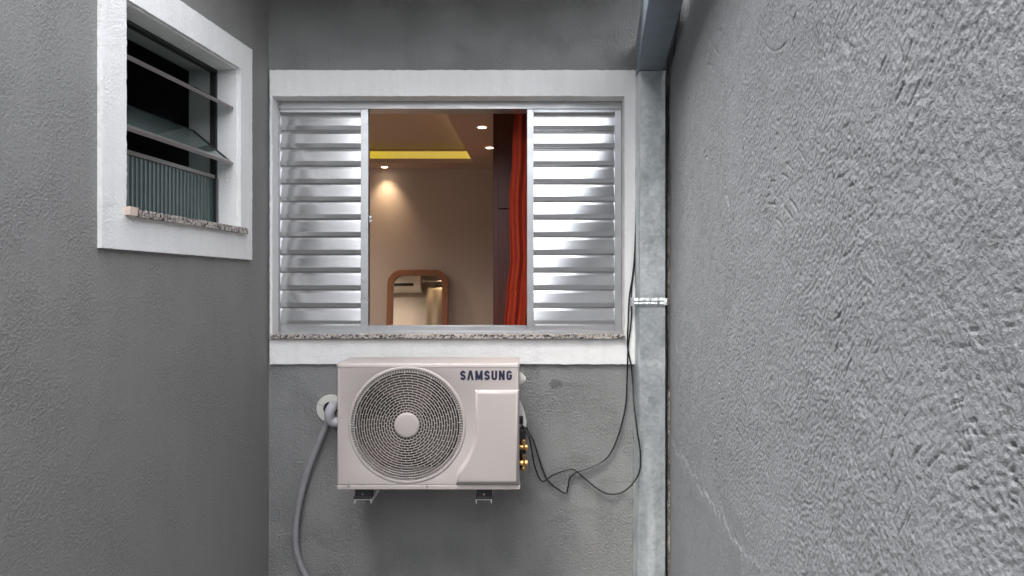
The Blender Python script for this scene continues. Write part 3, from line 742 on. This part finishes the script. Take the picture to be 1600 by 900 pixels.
# brackets holding it
for i, (pa, pb) in enumerate(((553, 580), (743.5, 768))):
    br = empty('wall_bracket', (X((pa + pb) / 2, YA + .02), D, AZ(787)), ['white steel wall bracket with black rubber pad under the left half of the outdoor unit', 'white steel wall bracket with black rubber pad under the right half of the outdoor unit'][i], 'bracket', 'brackets carrying the outdoor unit')
    x0_, x1_ = X(pa, YA + .02), X(pb, YA + .02); zb_ = Z(787, YA + .02); zt_ = Z(780, YA + .02)
    ch = MB(); ch.box(x0_, x1_, YA + .02, D - .003, zt_ - .004, zt_); ch.box(x0_, x0_ + .003, YA + .02, D - .003, zb_, zt_ - .004); ch.box(x1_ - .003, x1_, YA + .02, D - .003, zb_, zt_ - .004)
    ch.build('arm', M['white_steel'], br, bevel=.0015)
    up = MB(); up.box(x0_ + .004, x1_ - .004, D - .006, D - .001, zb_ - .02, zt_ + .36); up.build('wall_plate', M['white_steel'], br, bevel=.001)
    rb = MB(); rb.box(x0_ - .001, x1_ + .002, YA + .014, YA + .07, zt_ + .001, zt_ + .0125); rb.box(x0_ + .005, x1_ + .002, YA + .018, YA + .066, zt_ + .012, AZ(765) - .004)
    MB().box(x0_ + .004, x1_ - .004, YB - .06, YB - .01, zt_ + .001, AZ(765) - .004).build('rubber_pad', M['rubber'], br, bevel=.003)
    rbo = rb.build('rubber_pad', M['rubber'], br, bevel=.003)
    MB().lathe([(0, -.004), (.004, -.004), (.0045, 0)], ((x0_ + x1_) / 2 + .001, YA + .018, zt_ + .022), 'y', 8).build('bolt', M['screw'], rbo)

# ------------------------------------------------------------------ wall sleeve and hose
rx, rz_ = X(516.5, D), Z(638.5, D); rr3 = 22 / F * D
ro = MB(); ro.lathe([(rr3 * .50, 0), (rr3 * .50, -.007), (rr3 * .97, -.0055), (rr3, -.003), (rr3, 0)], (rx, D, rz_), 'y', 48)
rose = ro.build('pipe_collar', M['plastic'], smooth=True); tag(rose, 'round split white plastic collar on the wall left of the outdoor unit', 'pipe collar')
MB().lathe([(rr3 * .50, -.001), (0, -.0012)], (rx, D, rz_), 'y', 32).build('hole', M['dark'], rose)
sc_ = MB(); an = R(158); sc_.tube([(rx + math.cos(an) * rr3 * .5, D - .0066, rz_ + math.sin(an) * rr3 * .5), (rx + math.cos(an) * rr3 * .97, D - .0058, rz_ + math.sin(an) * rr3 * .97)], .0008, 5); sc_.build('split_line', M['dark'], rose)
yh = D - .035
hz = spline([P(520, 640, D + .01), P(516, 642, D - .03), P(513, 655, D - .045), P(508, 668, yh), P(497, 695, yh), P(484, 728, yh), P(474, 760, yh), P(466, 795, yh), P(462, 830, yh), P(464, 862, yh), P(473, 890, yh), P(488, 915, yh), P(510, 960, yh), P(520, 1050, yh), P(521, 1130, yh)], 10)
ho = MB().tube(hz, .0142, 16).build('drain_hose', M['hose'], smooth=True); tag(ho, 'grey flexible hose hanging from the white wall collar', 'hose')
MB().tube(spline([P(523, 632, D + .005), P(519, 636, D - .05), P(515, 645, D - .062), P(516, 655, D - .055), P(525, 660, D - .05), P(560, 662, D - .05)], 6), .024, 16).build('wrapped_pipe', M['insul'], ho, smooth=True)

# ------------------------------------------------------------------ loose cables
def cpx(pts, y): return [P(790 + a / 4.093, 580 + b / 4.093, y(790 + a / 4.093)) for a, b in pts]
yfun = lambda px: 3.385 - .30 * max(0, min(1, (835 - px) / 22)) if px < 985 else 3.385 - .13 * max(0, min(1, (px - 985) / 9))
c1 = cpx([(90, 300), (125, 350), (150, 395), (180, 450), (215, 560), (265, 690), (330, 750), (385, 780), (400, 735), (412, 680), (460, 643), (540, 615), (630, 570), (690, 490), (745, 330), (770, 200)], yfun)
yc = D - .022
c1 += [P(979.5, 600, yc), P(980.5, 570, yc), P(981.5, 542, yc), P(985.5, 510, yc), P(987, 483, yc), P(986.5, 455, yc), P(990, 425, yc), P(994.5, 390, yc), P(996.5, 330, yc), P(996, 260, yc), P(998.5, 222, yc), P(1004, 190, yc)]
c2 = cpx([(88, 305), (120, 375), (150, 420), (165, 490), (190, 620), (235, 703), (300, 665), (380, 635), (440, 631), (500, 680), (600, 760), (680, 787), (770, 760), (850, 660), (862, 530), (840, 370), (820, 200)], lambda px: yfun(px) - .004)
c2 += [P(989, 600, yc - .005), P(986, 570, yc - .006), P(980.5, 540, yc - .006), P(981.5, 500, yc - .006), P(983.5, 462, yc - .006), P(988, 435, yc - .006), P(991.5, 400, yc - .006), P(993.5, 350, yc - .006), P(994.5, 300, yc - .006), P(994.5, 260, yc - .006), P(997.5, 222, yc), P(1003, 190, yc)]
for i, (c_, lb) in enumerate(((c1, 'thin black cable from the outdoor unit making the tight inner kink low on the wall'), (c2, 'thin black cable from the outdoor unit drooping in the wide loop over the downpipe'))):
    o = MB().tube(spline(c_, 10), .0037, 8).build('cable', M['cable'], smooth=True); tag(o, lb, 'cable', 'black cables beside the outdoor unit')
def cr(px, py, off): return P(px, py, off)
c3 = [P(1066, -60, 2.40), P(1061, 0, 2.62), P(1055, 60, 2.95), P(1050, 105, 3.18), P(1044.5, 160, 3.27), P(1042, 215, 3.28), P(1042.5, 280, 3.28), P(1041.5, 360, 3.28), P(1041, 470, 3.28), P(1043, 560, 3.285), P(1041, 640, 3.285), P(1042.5, 700, 3.28), P(1041, 800, 3.285), P(1042, 940, 3.285), P(1042, 980, 3.285)]
o = MB().tube(spline(c3, 10), .0032, 8).build('cable', M['cable'], smooth=True); tag(o, 'black cable running from the gutter down the right edge of the downpipe', 'cable')
c4 = [P(1070, -60, 2.42), P(1064, 0, 2.66), P(1059, 50, 2.95), P(1052, 110, 3.2), P(1047, 170, 3.28), P(1044, 220, 3.30), P(1043.5, 300, 3.30)]

o = MB().tube(spline(c4, 10), .0026, 8).build('cable', M['cable'], smooth=True); tag(o, 'shorter black cable squeezed between the gutter and the rough right wall', 'cable')

# ------------------------------------------------------------------ the lit room behind the window
YI, YR = YO1, 6.50; zc = 2.75; rxl, rxr = -2.3, 1.3
def struct(o): o['kind'] = 'structure'; return o
struct(MB().box(rxl, rxr, YR, YR + .1, 0, 3.1).build('room_wall', M['room_wall']))
struct(MB().box(rxl - .1, rxl, YI, YR + .1, 0, 3.1).build('room_wall', M['room_wall']))
struct(MB().box(rxr, rxr + .1, YI, YR + .1, 0, 3.1).build('room_wall', M['room_wall']))
iw = MB(); iy0, iy1 = YI + .001, YI + .012
iw.box(rxl, ox0, iy0, iy1, 0, 3.0); iw.box(ox1, rxr, iy0, iy1, 0, 3.0); iw.box(ox0, ox1, iy0, iy1, 0, oz0); iw.box(ox0, ox1, iy0, iy1, oz1, 3.0)
struct(iw.build('room_wall', M['room_wall']))
struct(MB().box(rxl, rxr, YI, YR, -.002, .02).build('floor', M['floor_in']))
ty1, tyE = 6.20, 6.36; txr = -.34; txl = -2.0; ty0 = 3.95
cm = MB()
cm.box(rxl, rxr, ty1, YR, zc, zc + .04); cm.box(rxl, rxr, YI + .012, ty0, zc, zc + .04)
def sh(a, b, c): return (a + (b - 6.2) * .044, b, c)
cm.box(txr, rxr, ty0, ty1, zc, zc + .04, m=sh); cm.box(rxl, txl, ty0, ty1, zc, zc + .04)
cm.box(rxl, rxr, YI, tyE + .0, 2.905, 2.94)                      # raised middle
cm.box(rxl, rxr, tyE, tyE + .02, zc + .04, 2.94); cm.box(txr + .06, txr + .08, ty0, tyE, zc + .04, 2.94, m=sh)
struct(cm.build('ceiling', M['room_ceil']))
led = MB(); led.box(-1.98, -.335, tyE - .012, tyE - .001, 2.792, 2.882); led2 = MB().box(.015, .03, ty0 + .1, tyE - .06, zc + .042, zc + .052, m=lambda a_, b_, c_: (txr + a_ + (b_ - 6.2) * .044, b_, c_))
tag(led2.build('strip_light', M['led_dim']), 'faint hidden strip light along the diagonal right edge of the raised ceiling', 'strip light')
tag(led.build('strip_light', M['led']), 'glowing yellow strip light hidden in the raised edge of the bedroom ceiling', 'strip light')
def spot(px, py, lab, power, blend=.6, ang=70, tilt=0, colr=(1, .72, .46)):
    power *= .95
    y = (zc - CAMZ) * F / (450 - py); x = X(px, y)
    e_ = empty('downlight', (x, y, zc), lab, 'ceiling light', 'ceiling downlights')
    MB().lathe([(.040, -.001), (.040, -.006), (.030, -.007), (.028, -.002)], (x, y, zc), 'z', 24).build('rim', M['white_steel'], e_, smooth=True)
    MB().lathe([(0, -.0045), (.02, -.0045), (.028, -.003)], (x, y, zc), 'z', 24).build('lens', M['lamp'], e_)
    l = bpy.data.lights.new('lamp', 'SPOT'); l.energy = power; l.color = colr; l.spot_size = R(ang); l.spot_blend = blend; l.shadow_soft_size = .045
    o = bpy.data.objects.new('lamp', l); COL.objects.link(o); o.location = (x, y, zc - .012); o.rotation_euler = (tilt, 0, 0); o.parent = e_; o.matrix_parent_inverse = e_.matrix_world.inverted()
    return e_
spot(753, 198, 'round ceiling downlight nearest the top of the open window', 9, 1, 100)
spot(765, 230, 'round ceiling downlight below its twin beside the dark wood panel', 9, 1, 100)
spot(601, 260.5, 'round ceiling downlight casting a warm pool on the bedroom wall', 3.4, 1, 84, R(16), (1, .68, .40))
# one near the window on the left lights the curtain the mirror shows
y5, x5 = 3.83, -1.02
e5 = empty('downlight', (x5, y5, zc), 'round ceiling downlight above the cream curtain', 'ceiling light', 'ceiling downlights')
MB().lathe([(.040, -.001), (.040, -.006), (.030, -.007), (.028, -.002)], (x5, y5, zc), 'z', 24).build('rim', M['white_steel'], e5)
l = bpy.data.lights.new('lamp', 'SPOT'); l.energy = 2.6; l.color = (1, .66, .38); l.spot_size = R(100); l.spot_blend = .6; l.shadow_soft_size = .02
o = bpy.data.objects.new('lamp', l); COL.objects.link(o); o.location = (x5, y5, zc - .012); o.parent = e5; o.matrix_parent_inverse = e5.matrix_world.inverted()

for q, (x6, y6, lb) in enumerate(((-1.75, 4.3, 'unseen downlight added as fill over the bedroom side wall, nearer the window'), (-2.12, 5.6, 'unseen downlight added as fill over the bedroom side wall, farther from the window'))):
    e6 = empty('downlight', (x6, y6, zc), lb, 'ceiling light', 'ceiling downlights')  # unseen lamps, added as fill for the window wall in the mirror
    MB().lathe([(.040, -.001), (.040, -.006), (.030, -.007), (.028, -.002)], (x6, y6, zc), 'z', 24).build('rim', M['white_steel'], e6)
    l = bpy.data.lights.new('lamp', 'SPOT'); l.energy = 19; l.color = (1, .80, .62); l.spot_size = R(150); l.spot_blend = 1; l.shadow_soft_size = .03
    o = bpy.data.objects.new('lamp', l); COL.objects.link(o); o.location = (x6, y6, zc - .012); o.parent = e6; o.matrix_parent_inverse = e6.matrix_world.inverted()
# wardrobe
wd = empty('wardrobe', (.4, 5.3, 0), 'tall dark red wooden wardrobe side seen past the orange curtain', 'wardrobe')
wy = 4.25; wx0 = X(770.5, wy)
MB().box(wx0, 1.25, wy, 6.45, .02, 2.735).build('carcass', M['wood'], wd, bevel=.002)
MB().box(X(779, wy), .45, wy - .018, wy - .002, Z(326, wy), 2.72).build('upper_door', M['wood'], wd, bevel=.002)
MB().box(X(779, wy), .45, wy - .018, wy - .002, .10, Z(327.3, wy)).build('lower_door', M['wood'], wd, bevel=.002)

# curtains and rod
def drape(name, xl_f, xr_f, y0_, z_0, z_1, mat, label, folds, amp, seed):
    nz_, nx = 70, 120; vs = []; fs = []
    for i in range(nz_ + 1):
        z = z_0 + (z_1 - z_0) * i / nz_; xl, xr = xl_f(z), xr_f(z)
        for j in range(nx + 1):
            t = j / nx; x = xl + (xr - xl) * t
            ph = t * folds * 2 * math.pi + .9 * noise.noise(Vector((t * 3, z * 1.1, seed)))
            y = y0_ + amp * math.sin(ph) + amp * .4 * noise.noise(Vector((t * 9, z * 2.0, seed + 4)))
            x += .010 * noise.noise(Vector((t * 4, z * 2.4, seed + 9)))
            vs.append((x, y, z))
    for i in range(nz_):
        for j in range(nx): a_ = i * (nx + 1) + j; fs.append((a_, a_ + 1, a_ + nx + 2, a_ + nx + 1))
    o = MB().add(vs, fs).build(name, mat, smooth=True, recalc=False, angle=180); o.modifiers.new('t', 'SOLIDIFY').thickness = .002
    return tag(o, label, 'curtain')
yq = 3.72
zk = [(2.6, 804), (Z(240, yq), 801), (Z(310, yq), 796), (Z(400, yq), 799), (Z(460, yq), 792), (Z(508, yq), 787), (.1, 775)]
def xleft(z):
    for (za, pa), (zb2, pb) in zip(zk, zk[1:]):
        if z >= zb2 or (zb2 == .1): t = (za - z) / (za - zb2); t = max(0, min(1, t)); t = t * t * (3 - 2 * t); return X(pa + (pb - pa) * t, yq)
    return X(780, yq)
drape('curtain', xleft, lambda z: .52, yq, .05, 2.60, M['curtain'], 'orange-red curtain hanging inside the right side of the open window', 9, .022, 1)
drape('curtain', lambda z: -1.25, lambda z: -.86, 3.70, .05, 2.52, M['curtain2'], 'cream curtain seen only in the bedroom mirror', 3, .012, 5)
rd = empty('curtain_rod', (-.3, 3.70, 2.60), 'white curtain rod above the window inside the bedroom', 'curtain rod')
MB().tube([(-1.28, 3.70, 2.61), (.7, 3.70, 2.61)], .012, 12).build('pole', M['white_steel'], rd, smooth=True)
for x in (-1.2, .62): MB().box(x - .01, x + .01, YI + .012, 3.70, 2.60, 2.625).build('bracket', M['white_steel'], rd)
MB().lathe([(0, -.04), (.02, -.03), (.024, -.01), (.012, 0)], (-1.27, 3.70, 2.61), 'x', 16).build('finial', M['white_steel'], rd, smooth=True)

# indoor air conditioner on the window wall, seen in the mirror
ia = empty('indoor_air_conditioner', (-1.85, YI + .12, 2.50), 'white wall split air conditioner reflected in the wooden mirror', 'air conditioner')
pf = [(YI + .013, 2.72), (YI + .19, 2.72), (YI + .215, 2.68), (YI + .215, 2.545), (YI + .19, 2.50), (YI + .12, 2.475), (YI + .013, 2.475)]
MB().prism(pf, 'x', -2.25, -1.31).build('housing', M['white_steel'], ia, bevel=.006)
MB().box(-2.2, -1.40, YI + .192, YI + .2168, 2.515, 2.548).build('air_slot', M['dark'], ia)

# mirror leaning on the far wall
mt = R(8.8); ytop = YR - .02; mw0, mw1 = X(604.5, 6.4), X(700.5, 6.4); Hm = 1.86 / math.cos(mt) * .985
mr = empty('standing_mirror', ((mw0 + mw1) / 2, 6.18, .02), 'tall rounded wooden framed mirror leaning against the far bedroom wall', 'mirror')
yaw = R(-1.2); mcx = (mw0 + mw1) / 2
def mm3(x, t, h):                        # x across, t thickness toward the viewer is negative, h along the mirror
    y = t * math.cos(mt) + h * math.sin(mt); z = h * math.cos(mt) - t * math.sin(mt)
    xx = x - mcx; return (mcx + xx * math.cos(yaw) - y * 0, 6.185 + y + xx * math.sin(yaw), .02 + z)
Hm = (Z(422, 6.44) - .02) / math.cos(mt)
def rr(x0, x1, h0, h1, r, q=8):
    return rrect(x0, x1, h0, h1, r, q)
fw = X(614.5, 6.4) - mw0
o1 = rr(mw0, mw1, 0, Hm, .13); i1 = rr(mw0 + fw, mw1 - fw, fw, Hm - fw * .9, .085); n = len(o1); vs = []
for lst, t in ((o1, 0), (o1, -.03), (i1, -.03), (i1, 0)): vs += [mm3(x, t, h) for x, h in lst]
fs = [(q * n + k, q * n + (k + 1) % n, ((q + 1) % 4) * n + (k + 1) % n, ((q + 1) % 4) * n + k) for q in range(4) for k in range(n)]
MB().add(vs, fs).build('frame', M['mirror_wood'], mr, bevel=.004)
MB().add([mm3(x, -.012, h) for x, h in i1], [tuple(range(n))]).build('mirror_glass', M['mirror'], mr)
